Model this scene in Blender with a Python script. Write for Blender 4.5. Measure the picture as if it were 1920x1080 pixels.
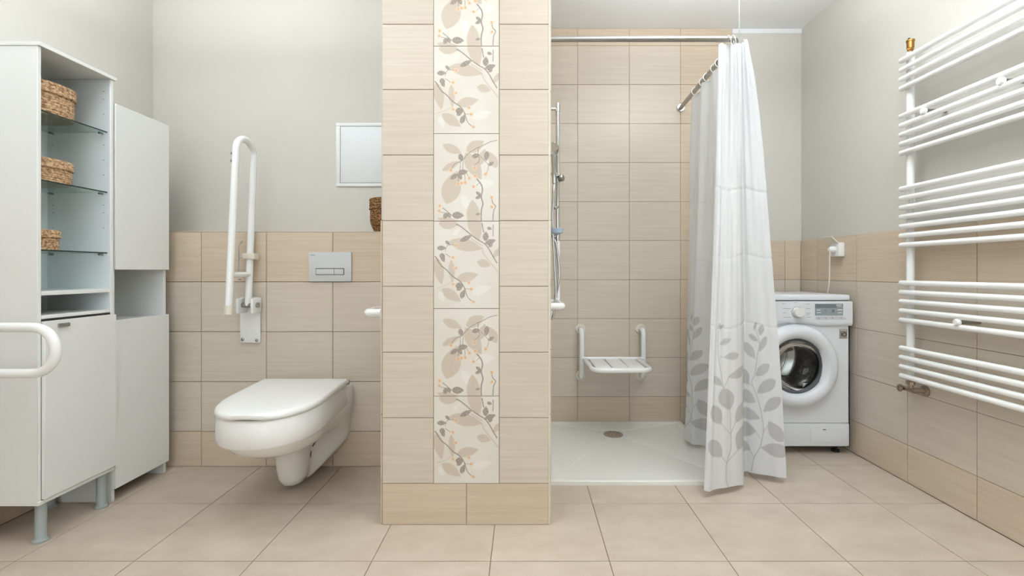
import bpy, bmesh, math, random
import numpy as np
from mathutils import Vector, Matrix

random.seed(7); np.random.seed(7)
for o in list(bpy.data.objects): bpy.data.objects.remove(o)
scene = bpy.context.scene
COL = scene.collection

# ------------------------------------------------------------------ camera
F, CX, CY, HC = 892.0, 982.0, 509.0, 0.98
cd = bpy.data.cameras.new('camera'); cam = bpy.data.objects.new('camera', cd); COL.objects.link(cam)
cam.location = (0, 0, HC); cam.rotation_euler = (math.pi/2, 0, 0)
cd.sensor_fit = 'HORIZONTAL'; cd.sensor_width = 36; cd.lens = F*36/1920
cd.shift_x = -(CX-960)/1920; cd.shift_y = -(540-CY)/1920
cd.clip_start = 0.05; cd.clip_end = 50
scene.camera = cam

# ------------------------------------------------------------------ world, lights, exposure
w = bpy.data.worlds.new('world'); scene.world = w; w.use_nodes = True
w.node_tree.nodes['Background'].inputs[0].default_value = (0.93, 0.96, 1.0, 1)
w.node_tree.nodes['Background'].inputs[1].default_value = 0.8
def area(name, loc, rot, sx, sy, power, col=(1, 1, 1), shape='RECTANGLE'):
    l = bpy.data.lights.new(name, 'AREA'); l.shape = shape; l.size = sx
    if shape in ('RECTANGLE', 'ELLIPSE'): l.size_y = sy
    l.energy = power; l.color = col
    o = bpy.data.objects.new(name, l); COL.objects.link(o); o.location = loc; o.rotation_euler = rot
    return o
area('added_window_light', (0.0, -3.64, 1.42), (math.pi/2, 0, 0), 3.0, 1.76, 28, (0.93, 0.97, 1.0))  # fill light added behind the camera, at the invented rear window
vs = scene.view_settings
vs.view_transform = 'Standard'; vs.look = 'None'; vs.gamma = 1.0; vs.use_curve_mapping = False
vs.exposure = 0.62

# ------------------------------------------------------------------ helpers
def lin(c):
    r = []
    for v in c:
        v = v/255.0
        r.append(v/12.92 if v <= 0.04045 else ((v+0.055)/1.055)**2.4)
    return tuple(r)
def W(px, py, y):
    """world point at depth y of a spot measured in the 1920x1080 frame"""
    return Vector(((px-CX)*y/F, y, HC-(py-CY)*y/F))

MATS = {}
def mat(name, rgb, rough=0.5, metal=0.0, spec=0.5, coat=0.0, alpha=1.0, trans=0.0, ior=1.45):
    m = bpy.data.materials.new(name); m.use_nodes = True
    b = m.node_tree.nodes['Principled BSDF']
    b.inputs['Base Color'].default_value = (*lin(rgb), 1); b.inputs['Roughness'].default_value = rough
    b.inputs['Metallic'].default_value = metal; b.inputs['Specular IOR Level'].default_value = spec
    b.inputs['Coat Weight'].default_value = coat; b.inputs['Transmission Weight'].default_value = trans
    b.inputs['IOR'].default_value = ior
    MATS[name] = m
    return m
def nd(m, t, **kw):
    n = m.node_tree.nodes.new(t)
    for k, v in kw.items(): setattr(n, k, v)
    return n
def lk(m, a, b): m.node_tree.links.new(a, b)
def noise_mat(name, c1, c2, scale=(4, 4, 4), nscale=1.0, detail=4, rough=0.45, bump=0.0, vary=0.0, spec=0.5, lo=0.3, hi=0.7, per_object=True, rough2=None):
    """two colours mixed by stretched noise, with a small value shift per piece"""
    m = mat(name, c1, rough, spec=spec); b = m.node_tree.nodes['Principled BSDF']
    geo = nd(m, 'ShaderNodeNewGeometry'); mp = nd(m, 'ShaderNodeMapping'); mp.inputs['Scale'].default_value = scale
    oi = nd(m, 'ShaderNodeObjectInfo')
    lk(m, geo.outputs['Position'], mp.inputs['Vector'])
    if per_object:
        cb = nd(m, 'ShaderNodeCombineXYZ'); ml = nd(m, 'ShaderNodeMath', operation='MULTIPLY'); ml.inputs[1].default_value = 37.0
        lk(m, oi.outputs['Random'], ml.inputs[0])
        for i in range(3): lk(m, ml.outputs[0], cb.inputs[i])
        lk(m, cb.outputs[0], mp.inputs['Location'])
    nz = nd(m, 'ShaderNodeTexNoise'); nz.inputs['Scale'].default_value = nscale; nz.inputs['Detail'].default_value = detail
    nz.inputs['Roughness'].default_value = 0.6
    lk(m, mp.outputs[0], nz.inputs['Vector'])
    rp = nd(m, 'ShaderNodeValToRGB'); rp.color_ramp.elements[0].position = lo; rp.color_ramp.elements[1].position = hi
    rp.color_ramp.elements[0].color = (*lin(c1), 1); rp.color_ramp.elements[1].color = (*lin(c2), 1)
    lk(m, nz.outputs['Fac'], rp.inputs['Fac'])
    hs = nd(m, 'ShaderNodeHueSaturation')
    mr = nd(m, 'ShaderNodeMapRange'); mr.inputs['To Min'].default_value = 1-vary; mr.inputs['To Max'].default_value = 1+vary
    lk(m, oi.outputs['Random'], mr.inputs['Value']); lk(m, mr.outputs[0], hs.inputs['Value'])
    lk(m, rp.outputs[0], hs.inputs['Color']); lk(m, hs.outputs[0], b.inputs['Base Color'])
    if bump:
        bp = nd(m, 'ShaderNodeBump'); bp.inputs['Strength'].default_value = bump; bp.inputs['Distance'].default_value = 0.002
        lk(m, nz.outputs['Fac'], bp.inputs['Height']); lk(m, bp.outputs[0], b.inputs['Normal'])
    return m

PAINT = noise_mat('beige_wall_paint', (208, 205, 197), (211, 208, 200), (2, 2, 2), rough=0.75, bump=0.0, per_object=False, spec=0.3)
CEIL = mat('white_ceiling_paint', (240, 241, 241), 0.85, spec=0.2)
WHITE_TRIM = mat('white_trim_paint', (233, 235, 236), 0.6)
TILE = noise_mat('light_beige_tile', (204, 192, 176), (214, 203, 188), (3, 3, 95), rough=0.36, bump=0.12, vary=0.02)
TILE_TAN = noise_mat('tan_tile', (204, 185, 162), (215, 199, 178), (3, 3, 95), rough=0.36, bump=0.12, vary=0.025)
FLOOR_T = noise_mat('floor_tile_stone', (188, 173, 156), (204, 190, 174), (5, 8, 5), nscale=1.2, detail=6, rough=0.42, bump=0.05, vary=0.02)
GROUT = mat('grout', (150, 134, 117), 0.9, spec=0.1)
GROUT_F = mat('floor_grout', (140, 122, 104), 0.9, spec=0.1)
CERAMIC = mat('white_ceramic', (232, 231, 226), 0.12, coat=0.3)
PLASTIC = mat('white_plastic', (236, 236, 234), 0.32)
CREAM_PL = mat('cream_plastic', (226, 220, 205), 0.4)
LACQ = mat('white_lacquer', (230, 232, 230), 0.3)
LACQ_IN = mat('pale_blue_white_board', (226, 235, 238), 0.4)
ENAMEL = mat('white_enamel_tube', (240, 241, 240), 0.22, coat=0.2)
CHROME = mat('chrome', (205, 206, 206), 0.1, metal=1.0)
STEEL = mat('brushed_steel', (168, 167, 164), 0.26, metal=1.0)
NICKEL = mat('aged_nickel', (172, 160, 142), 0.3, metal=1.0)
BRASS = mat('brass', (160, 120, 66), 0.3, metal=1.0)
BLACK = mat('black_plastic', (30, 29, 28), 0.5)
DARK = mat('dark_gap', (45, 42, 40), 0.7)
GREYLEG = mat('grey_metal_leg', (158, 166, 164), 0.4)
GREYPL = mat('grey_plastic', (170, 172, 172), 0.45)
PRINTG = mat('grey_print', (150, 155, 158), 0.6)
LCD = mat('grey_display', (150, 162, 166), 0.3)
LCDD = mat('dark_grey_display', (118, 128, 132), 0.3)
WASHW = mat('washer_white_paint', (226, 230, 234), 0.28, coat=0.15)
DRUMM = mat('drum_steel', (196, 194, 190), 0.2, metal=1.0)
RUBBER = mat('grey_rubber', (92, 94, 95), 0.6)
BLUEPL = mat('translucent_blue_plastic', (176, 196, 216), 0.2)
GLASS = mat('shelf_glass', (240, 248, 246), 0.02, trans=0.95, ior=1.1)
GLASS_EDGE = mat('green_glass_edge', (34, 50, 45), 0.3)
DOORGL = mat('door_glass', (235, 240, 240), 0.03, trans=1.0, ior=1.02)
def thin_glass(m, tint, gl=0.9):
    # clear pane: mostly see-through, with mirror reflection growing at grazing angles
    nt = m.node_tree; tr_ = nd(m, 'ShaderNodeBsdfTransparent'); tr_.inputs['Color'].default_value = (*lin(tint), 1)
    g = nd(m, 'ShaderNodeBsdfGlossy'); g.inputs['Roughness'].default_value = 0.03
    fr = nd(m, 'ShaderNodeFresnel'); fr.inputs['IOR'].default_value = 1.45; mx = nd(m, 'ShaderNodeMixShader')
    ml = nd(m, 'ShaderNodeMath', operation='MULTIPLY'); ml.inputs[1].default_value = gl; lk(m, fr.outputs[0], ml.inputs[0])
    lk(m, ml.outputs[0], mx.inputs[0]); lk(m, tr_.outputs[0], mx.inputs[1]); lk(m, g.outputs[0], mx.inputs[2])
    lk(m, mx.outputs[0], nt.nodes['Material Output'].inputs['Surface'])
thin_glass(GLASS, (243, 250, 248), 0.5); thin_glass(DOORGL, (222, 226, 226), 0.8)
WICK = noise_mat('straw_wicker', (150, 112, 78), (222, 190, 152), (90, 90, 140), rough=0.75, bump=0.5, lo=0.38, hi=0.62, detail=2)
WICKD = noise_mat('dark_wicker', (66, 42, 22), (168, 122, 72), (120, 120, 150), rough=0.7, bump=0.5, lo=0.4, hi=0.62, detail=2)

def link(o, parent=None):
    COL.objects.link(o)
    if parent is not None: o.parent = parent
    return o
def tag(o, label=None, cat=None, group=None, kind=None):
    if label: o['label'] = label
    if cat: o['category'] = cat
    if group: o['group'] = group
    if kind: o['kind'] = kind
    return o
def empty(name, loc, label, cat, group=None):
    o = bpy.data.objects.new(name, None); o.location = loc; o.empty_display_size = 0.05
    COL.objects.link(o); return tag(o, label, cat, group)

class MB:
    """collects shapes (world coordinates) into one mesh"""
    def __init__(s): s.v = []; s.f = []; s.sm = []
    def add(s, v, f, smooth=False):
        n = len(s.v); s.v += [tuple(p) for p in v]; s.f += [tuple(i+n for i in q) for q in f]; s.sm += [smooth]*len(f); return s
    def box(s, x0, x1, y0, y1, z0, z1):
        x0, x1 = min(x0, x1), max(x0, x1); y0, y1 = min(y0, y1), max(y0, y1); z0, z1 = min(z0, z1), max(z0, z1)
        v = [(x0,y0,z0),(x1,y0,z0),(x1,y1,z0),(x0,y1,z0),(x0,y0,z1),(x1,y0,z1),(x1,y1,z1),(x0,y1,z1)]
        return s.add(v, [(0,3,2,1),(4,5,6,7),(0,1,5,4),(1,2,6,5),(2,3,7,6),(3,0,4,7)])
    def rbox(s, x0, x1, y0, y1, z0, z1, r=0.004, seg=2):
        bm = bmesh.new(); bmesh.ops.create_cube(bm, size=1)
        for v in bm.verts:
            v.co = Vector(((x0+x1)/2+v.co.x*(x1-x0), (y0+y1)/2+v.co.y*(y1-y0), (z0+z1)/2+v.co.z*(z1-z0)))
        bmesh.ops.bevel(bm, geom=bm.edges[:], offset=r, segments=seg, affect='EDGES', profile=0.5)
        bm.verts.index_update(); s.add([v.co for v in bm.verts], [[v.index for v in f.verts] for f in bm.faces], True); bm.free(); return s
    def tube(s, pts, r, n=16, caps=True, radii=None, closed=False):
        pts = [Vector(p) for p in pts]; m = len(pts); rings = []
        T = []
        for i in range(m):
            if closed: t = (pts[(i+1) % m]-pts[i-1])
            else: t = pts[min(i+1, m-1)]-pts[max(i-1, 0)]
            T.append(t.normalized())
        ref = Vector((0, 0, 1)) if abs(T[0].z) < 0.9 else Vector((1, 0, 0))
        u = (ref - T[0]*ref.dot(T[0])).normalized()
        vv = []
        for i in range(m):
            u = (u - T[i]*u.dot(T[i])).normalized(); b = T[i].cross(u)
            rr = radii[i] if radii else r
            for k in range(n):
                a = 2*math.pi*k/n; vv.append(pts[i]+u*math.cos(a)*rr+b*math.sin(a)*rr)
        ff = []
        for i in range(m if closed else m-1):
            j = (i+1) % m
            for k in range(n):
                ff.append((i*n+k, i*n+(k+1) % n, j*n+(k+1) % n, j*n+k))
        s.add(vv, ff, True)
        if caps and not closed:
            base = len(s.v)-len(vv)
            s.f.append(tuple(base+k for k in reversed(range(n)))); s.sm.append(False)
            s.f.append(tuple(base+(m-1)*n+k for k in range(n))); s.sm.append(False)
        return s
    def lathe(s, prof, origin=(0, 0, 0), axis='Z', n=32, sx=1, sy=1, caps=True):
        """prof: (radius, height) pairs; axis Z, X, Y or a vector"""
        o = Vector(origin); vv = []; ff = []
        if isinstance(axis, str): ax = {'Z': Vector((0,0,1)), 'X': Vector((1,0,0)), 'Y': Vector((0,1,0))}[axis]
        else: ax = Vector(axis).normalized()
        q = Vector((0,0,1)).rotation_difference(ax)
        for r, h in prof:
            for k in range(n):
                a = 2*math.pi*k/n; p = Vector((r*math.cos(a)*sx, r*math.sin(a)*sy, h)); vv.append(o+q@p)
        for i in range(len(prof)-1):
            for k in range(n):
                ff.append((i*n+k, i*n+(k+1) % n, (i+1)*n+(k+1) % n, (i+1)*n+k))
        s.add(vv, ff, True); base = len(s.v)-len(vv)
        if caps and prof[0][0] > 1e-5: s.f.append(tuple(base+k for k in reversed(range(n)))); s.sm.append(False)
        if caps and prof[-1][0] > 1e-5: s.f.append(tuple(base+(len(prof)-1)*n+k for k in range(n))); s.sm.append(False)
        return s
    def loft(s, rings, cap0=True, cap1=True, smooth=True):
        n = len(rings[0]); vv = [p for r in rings for p in r]; ff = []
        for i in range(len(rings)-1):
            for k in range(n): ff.append((i*n+k, i*n+(k+1) % n, (i+1)*n+(k+1) % n, (i+1)*n+k))
        s.add(vv, ff, smooth); base = len(s.v)-len(vv)
        if cap0: s.f.append(tuple(base+k for k in reversed(range(n)))); s.sm.append(smooth)
        if cap1: s.f.append(tuple(base+(len(rings)-1)*n+k for k in range(n))); s.sm.append(smooth)
        return s
    def mesh(s, name, m):
        me = bpy.data.meshes.new(name); me.from_pydata([tuple(v) for v in s.v], [], s.f); me.materials.append(m)
        me.polygons.foreach_set('use_smooth', s.sm); me.update()
        bm = bmesh.new(); bm.from_mesh(me); bmesh.ops.recalc_face_normals(bm, faces=bm.faces[:]); bm.to_mesh(me); bm.free()
        if any(s.sm):
            try: me.set_sharp_from_angle(angle=math.radians(42))
            except Exception: pass
        return me
    def build(s, name, m, parent=None, label=None):
        me = s.mesh(name, m); o = bpy.data.objects.new(name, me)
        if parent is not None:
            loc = parent.matrix_basis.translation.copy()
            p = parent.parent
            while p is not None: loc = loc+p.matrix_basis.translation; p = p.parent
            me.transform(Matrix.Translation(-loc))
        else:                                         # origin at the base centre
            xs = [v[0] for v in s.v]; ys = [v[1] for v in s.v]; zs = [v[2] for v in s.v]
            c = Vector(((min(xs)+max(xs))/2, (min(ys)+max(ys))/2, min(zs)))
            me.transform(Matrix.Translation(-c)); o.location = c
        link(o, parent)
        if label: o['label'] = label
        return o
def fillet(pts, r, seg=8, closed=False):
    """round the corners of a polyline"""
    P = [Vector(p) for p in pts]; out = []
    n = len(P)
    for i in range(n):
        if not closed and i in (0, n-1): out.append(P[i]); continue
        a, b, c = P[i-1], P[i], P[(i+1) % n]
        d1 = (a-b); d2 = (c-b); ang = d1.angle(d2)
        if ang > math.pi-0.02: out.append(b); continue
        t = min(r/math.tan(ang/2), d1.length*0.49, d2.length*0.49); rr = t*math.tan(ang/2)
        d1.normalize(); d2.normalize(); p1 = b+d1*t; p2 = b+d2*t
        cen = b+(d1+d2).normalized()*(rr/math.sin(ang/2))
        v1 = p1-cen; v2 = p2-cen; th = v1.angle(v2)
        for k in range(seg+1):
            f = k/seg; out.append(cen+(v1*math.sin((1-f)*th)+v2*math.sin(f*th))/math.sin(th))
    return out
def catmull(pts, per=8, closed=False):
    P = [Vector(p) for p in pts]; out = []; n = len(P)
    for i in range(n if closed else n-1):
        g = (lambda k: P[k % n]) if closed else (lambda k: P[max(0, min(n-1, k))])
        p0, p1, p2, p3 = g(i-1), g(i), g(i+1), g(i+2)
        for k in range(per):
            t = k/per
            out.append(0.5*((2*p1)+(-p0+p2)*t+(2*p0-5*p1+4*p2-p3)*t*t+(-p0+3*p1-3*p2+p3)*t**3))
    if not closed: out.append(P[-1])
    return out

# ------------------------------------------------------------------ tiles
_tc = {}
def tile_mesh(wd, h, m, t=0.008, c=0.0012):
    key = (round(wd, 4), round(h, 4), m.name)
    if key in _tc: return _tc[key]
    x, z = wd/2, h/2; b = MB()
    v = [(-x,0,-z),(x,0,-z),(x,0,z),(-x,0,z), (-x,-t+c*0.6,-z),(x,-t+c*0.6,-z),(x,-t+c*0.6,z),(-x,-t+c*0.6,z),
         (-x+c,-t,-z+c),(x-c,-t,-z+c),(x-c,-t,z-c),(-x+c,-t,z-c)]
    f = [(0,1,5,4),(1,2,6,5),(2,3,7,6),(3,0,4,7),(4,5,9,8),(5,6,10,9),(6,7,11,10),(7,4,8,11),(8,9,10,11),(0,3,2,1)]
    b.add(v, f); me = b.mesh('tile', m); _tc[key] = me; return me
GAP = 0.0026
def put_tile(parent, me, loc, rot, name='tile'):
    o = bpy.data.objects.new(name, me); o.location = Vector(loc)-parent.location; o.rotation_euler = rot
    return link(o, parent)
def tiles_on(parent, plane, face, us, zs, pick, rz):
    """lay tiles on a wall: plane 'y' (wall across) or 'x' (wall along the room); face = tile face coordinate"""
    for i in range(len(us)-1):
        for j in range(len(zs)-1):
            m = pick(i, j)
            if m is None: continue
            wd = abs(us[i+1]-us[i])-GAP; h = zs[j+1]-zs[j]-GAP
            if wd < 0.006 or h < 0.006: continue
            uc = (us[i]+us[i+1])/2; zc = (zs[j]+zs[j+1])/2
            me = tile_mesh(wd, h, m)
            t = 0.008
            if plane == 'y': loc = (uc, face+t, zc)
            elif rz < 0: loc = (face+t, uc, zc)
            else: loc = (face-t, uc, zc)
            put_tile(parent, me, loc, (0, 0, rz))

# ------------------------------------------------------------------ the room
XL, XR = -2.02, 1.78            # tile faces of the side walls
YS, YT, YC, YU = 3.055, 2.391, 1.839, 2.60     # shower wall, boxed cistern wall, partition front, upper toilet wall
YR, ZC = -3.6, 2.54
PX0, PX1 = -0.547, 0.097        # partition width
ROWS = [0.0, 0.176, 0.4265, 0.677, 0.9275, 1.178]
HWAIN = 1.178
def struct(name, b, m, label, cat):
    o = b.build(name, m); return tag(o, label, cat, kind='structure')

floor = struct('floor', MB().box(XL-0.2, XR+0.2, YR-0.1, YS+0.2, -0.1, -0.002), GROUT_F, 'beige square stone-look floor tiles of the bathroom', 'floor')
xs = [-0.112+0.402*k for k in range(-6, 7)]; ys = [1.61+0.4*k for k in range(-13, 5)]
for i in range(len(xs)-1):
    for j in range(len(ys)-1):
        x0, x1 = max(xs[i], XL), min(xs[i+1], XR); y0, y1 = max(ys[j], YR+0.01), min(ys[j+1], YS)
        if x1-x0 < 0.02 or y1-y0 < 0.02: continue
        if x1 <= PX0+0.01 and y0 > YT: continue
        me = tile_mesh(x1-x0-0.003, y1-y0-0.003, FLOOR_T)
        put_tile(floor, me, ((x0+x1)/2, (y0+y1)/2, -0.008), (-math.pi/2, 0, 0))
ceiling = struct('ceiling', MB().box(XL-0.2, XR+0.2, YR-0.1, YS+0.2, ZC, ZC+0.1), CEIL, 'plain white bathroom ceiling', 'ceiling')

# right wall: paint above, tile dado below
wr = struct('wall_right', MB().box(XR+0.008, XR+0.15, YR-0.1, YS+0.15, 0, ZC), PAINT, 'beige painted right wall with tiled dado behind the towel radiator', 'wall')
MB().box(XR+0.002, XR+0.01, YR, YS, 0, HWAIN-0.001).build('grout', GROUT, wr)
rcol = [YS]+[2.883-0.338*k for k in range(0, 20)]
tiles_on(wr, 'x', XR, rcol, ROWS, lambda i, j: TILE_TAN if j in (0, 4) else TILE, -math.pi/2)
# shower wall
ws = struct('wall_shower', MB().box(PX1-0.1, XR+0.15, YS+0.008, YS+0.15, 0, ZC), PAINT, 'far wall of the shower corner, tiled to the ceiling left of the washing machine', 'wall')
MB().box(PX1, 1.338, YS+0.002, YS+0.01, 0, ZC-0.001).build('grout', GROUT, ws)
MB().box(1.338, XR, YS+0.002, YS+0.01, 0, HWAIN-0.001).build('grout', GROUT, ws)
scol = [PX1, 0.346, 0.678, 1.007, 1.339]; srow = ROWS+[1.4285, 1.679, 1.9295, 2.18, 2.4305, ZC]
tiles_on(ws, 'y', YS, scol, srow, lambda i, j: TILE_TAN if (j in (0, 10) or i == 3) else TILE, 0)
tiles_on(ws, 'y', YS, [1.339, 1.678, XR], ROWS, lambda i, j: TILE_TAN if j in (0, 4) else TILE, 0)
struct('trim_1', MB().box(1.341, XR+0.008, YS+0.004, YS+0.009, ZC-0.028, ZC), WHITE_TRIM, 'narrow white trim strip along the ceiling above the washing machine', 'trim')
# toilet wall: boxed-in cistern with ledge, painted wall above
wc = struct('wall_cistern', MB().box(XL-0.1, PX0+0.1, YT+0.008, YU+0.01, 0, HWAIN-0.001), GROUT, 'tiled boxed-in wall behind the toilet carrying the flush plate', 'wall')
tcol = [XL, -1.953, -1.621, -1.2936, -0.9598, -0.627, PX0-0.008]
tiles_on(wc, 'y', YT, tcol, ROWS, lambda i, j: TILE_TAN if j in (0, 4) else TILE, 0)
MB().box(XL, PX0, YT+0.001, YU, HWAIN, HWAIN+0.003).build('ledge', TILE_TAN, wc)
struct('wall_back', MB().box(XL-0.1, PX0+0.1, YU, YU+0.15, HWAIN-0.2, ZC), PAINT, 'beige painted upper wall above the toilet with the access hatch', 'wall')
wl = struct('wall_left', MB().box(XL-0.15, XL-0.008, YR-0.1, YU+0.15, 0, ZC), PAINT, 'beige painted left wall behind the white cabinets', 'wall')
MB().box(XL-0.01, XL-0.002, YR, YT, 0, HWAIN-0.001).build('grout', GROUT, wl)
lcol = [YT-0.335*k for k in range(0, 18)]
tiles_on(wl, 'x', XL, lcol, ROWS, lambda i, j: TILE_TAN if j in (0, 4) else TILE, math.pi/2)
# rear wall behind the camera; its window is added to give frontal light
b = MB(); wy0, wy1 = YR-0.1, YR
b.box(XL-0.1, -1.55, wy0, wy1, 0, ZC); b.box(1.55, XR+0.1, wy0, wy1, 0, ZC); b.box(-1.55, 1.55, wy0, wy1, 0, 0.5); b.box(-1.55, 1.55, wy0, wy1, 2.34, ZC)
struct('wall_rear', b, PAINT, 'beige rear wall with an added wide window, behind the camera', 'wall')
b = MB()
for x in (-1.52, 0, 1.52): b.box(x-0.03, x+0.03, wy0+0.02, wy0+0.06, 0.5, 2.34)
for z in (0.53, 2.31): b.box(-1.55, 1.55, wy0+0.02, wy0+0.06, z-0.03, z+0.03)
struct('added_window_1', b, WHITE_TRIM, 'added, unseen wide white framed window in the rear wall', 'window')
MB().box(-1.5, 1.5, wy0+0.022, wy0+0.026, 0.55, 2.29).build('pane', DOORGL, bpy.data.objects['added_window_1'])

# partition between toilet and shower
wp = struct('wall_partition', MB().box(PX0+0.002, PX1-0.002, YC+0.002, YS+0.05, 0, ZC), GROUT, 'tiled partition with a floral tile stripe between toilet and shower', 'wall')
cs = F/YC
def cz(py): return HC-(py-CY)/cs
def cxx(px): return (px-CX)/cs
lrow = [cz(p) for p in (906.5, 783.5, 660.5, 537, 414, 290.8, 168, 45.5)]+[cz(45.5)+0.2536, ZC]
tiles_on(wp, 'y', YC, [PX0, cxx(813)], lrow, lambda i, j: TILE, 0)
tiles_on(wp, 'y', YC, [cxx(936), PX1], lrow, lambda i, j: TILE, 0)
tiles_on(wp, 'y', YC, [PX0, cxx(874.7), PX1], [0.0, cz(906.5)], lambda i, j: TILE_TAN, 0)
# side faces of the partition
MB().box(PX1-0.004, PX1+0.002, YC+0.004, YS, 0, ZC).build('grout', GROUT, wp)
tiles_on(wp, 'x', PX1+0.009, [YC+0.004]+[1.86+0.3325*k for k in range(1, 4)]+[YS], srow, lambda i, j: TILE_TAN if j in (0, 10) else TILE, math.pi/2)
MB().box(PX0-0.002, PX0+0.004, YC+0.004, YT, 0, HWAIN).build('grout', GROUT, wp)
tiles_on(wp, 'x', PX0-0.008, [YC+0.003, 2.058, YT], ROWS, lambda i, j: TILE_TAN if j in (0, 4) else TILE, -math.pi/2)
MB().box(PX0-0.004, PX0+0.003, YC+0.004, YU, HWAIN+0.003, ZC).build('plaster', PAINT, wp)
trim = MB().box(PX1-0.001, PX1+0.004, YC-0.001, YC+0.008, cz(984), ZC)
tag(trim.build('trim_2', CREAM_PL), 'slim cream edge profile on the shower side of the partition', 'trim', kind='structure')

# ---- printed decor tiles: colours held on a fine grid of the tile face
def leaf_d(P, a, c, hw, bend=0.0):
    """signed measure of a pointed leaf from a to c: <0 inside"""
    a = np.array(a, float); c = np.array(c, float); d = c-a; L = np.hypot(*d); d /= L; n = np.array([-d[1], d[0]])
    q = P-a; s = (q@d)/L; t = q@n
    sc = np.clip(s, 0, 1); prof = hw*(np.sin(np.pi*sc**0.85)**0.85)
    off = bend*np.sin(np.pi*sc)
    r = np.abs(t-off)-prof
    return np.where((s < 0) | (s > 1), 50, r), s, t
def seg_d(P, pts):
    dm = np.full(len(P), 1e9)
    for a, c in zip(pts[:-1], pts[1:]):
        a = np.array(a, float); c = np.array(c, float); d = c-a; L2 = d@d
        s = np.clip(((P-a)@d)/L2, 0, 1); dm = np.minimum(dm, np.hypot(*(P-a-s[:, None]*d).T))
    return dm
def sm_pts(pts, per=6): return [(p.x, p.y) for p in catmull([(x, y, 0) for x, y in pts], per)]
def mixc(C, col, a): return C*(1-a[:, None])+np.array(lin(col))[None, :]*a[:, None]
def cov(d, soft=5.0, op=1.0): return np.clip(0.5-d/soft, 0, 1)*op
def nz2(P, s, seed):
    rs = np.random.RandomState(seed); o = np.zeros(len(P))
    for k in range(14):
        a = rs.uniform(0, 2*np.pi); fq = s*rs.uniform(0.5, 1.6); o += np.sin((P[:, 0]*np.cos(a)+P[:, 1]*np.sin(a))*fq+rs.uniform(0, 6.28))
    return o/14**0.5
BG, BIG, BRN, DKL, BER, HALO = (220, 214, 203), (200, 185, 167), (158, 146, 134), (138, 127, 115), (220, 178, 134), (232, 214, 190)
DESIGN_A = dict(
 big=[((110,135),(345,240),55),((105,455),(325,338),42),((405,215),(625,90),72),((155,870),(290,460),118),((395,235),(590,565),88),((560,392),(640,185),48),((780,425),(690,222),55),((478,822),(510,1260),82),((40,1052),(340,1095),32)],
 br=[([(785,80),(700,100),(600,150),(510,190),(430,245),(370,310),(330,345),(260,375),(212,450)],8),([(330,350),(325,440),(305,490),(305,610)],6),([(370,300),(360,430),(385,500),(388,600)],6),([(400,480),(440,545)],6),([(555,165),(550,260),(570,310),(555,350),(510,385),(504,412)],7),([(580,280),(640,340),(680,390),(670,460),(648,495)],6),([(535,560),(590,630),(605,700),(590,780),(610,870),(590,960),(590,1075)],15),([(530,645),(565,610)],5),([(110,920),(160,960),(215,1010)],10),([(70,970),(160,985)],6),([(720,800),(735,860),(770,900),(745,960),(735,1075)],11)],
 dk=[((325,245),(345,345),30),((300,485),(425,465),34),((205,562),(305,495),28),((300,490),(348,570),26),((475,282),(575,262),30),((668,212),(648,338),32),((678,395),(748,345),22),((525,718),(595,780),20),((515,802),(597,772),20),((222,1010),(375,1015),44),((160,980),(128,1062),30),((170,980),(205,1045),24),((520,1005),(578,990),14)],
 be=[(212,455),(303,622),(390,605),(442,550),(345,612),(502,420),(515,525),(495,655),(645,500),(72,895),(65,957),(720,790),(722,908)], pale=[((500,640),(760,600),60),((350,760),(470,980),50)], palebr=[])
DESIGN_B = dict(
 big=[((60,25),(310,35),68),((470,-120),(560,240),88),((195,250),(605,340),78),((540,500),(708,548),52),((30,450),(95,785),64),((215,478),(232,765),40),((285,722),(555,660),62),((100,838),(335,995),64),((830,330),(735,462),36)],
 br=[([(285,38),(330,60),(400,115),(480,180),(560,235),(640,285),(690,350),(740,440),(785,515)],13),([(600,25),(620,135)],11),([(740,45),(735,185)],10),([(277,298),(200,290),(160,310),(140,370)],6),([(140,405),(165,415),(205,445)],6),([(15,435),(40,470),(90,550),(160,605),(230,680),(340,760),(390,850)],13),([(390,850),(420,940),(480,998)],9),([(390,838),(465,843)],6)],
 dk=[((325,248),(475,172),30),((145,240),(205,298),20),((38,332),(152,330),30),((68,420),(142,440),34),((98,435),(132,505),25),((642,245),(650,125),36),((662,80),(725,95),20),((636,275),(772,232),32),((690,325),(722,248),26),((268,800),(372,800),40),((288,862),(352,788),30),((338,960),(382,848),32)],
 be=[(277,298),(237,448),(275,580),(238,782),(437,762),(465,843),(493,1002)], pale=[((470,890),(720,815),52),((240,170),(330,85),24),((70,870),(120,1000),40)],
 palebr=[([(600,330),(620,400),(680,480),(800,630)],13),([(40,830),(130,800),(220,750)],8),([(470,220),(600,300)],14)])
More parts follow.
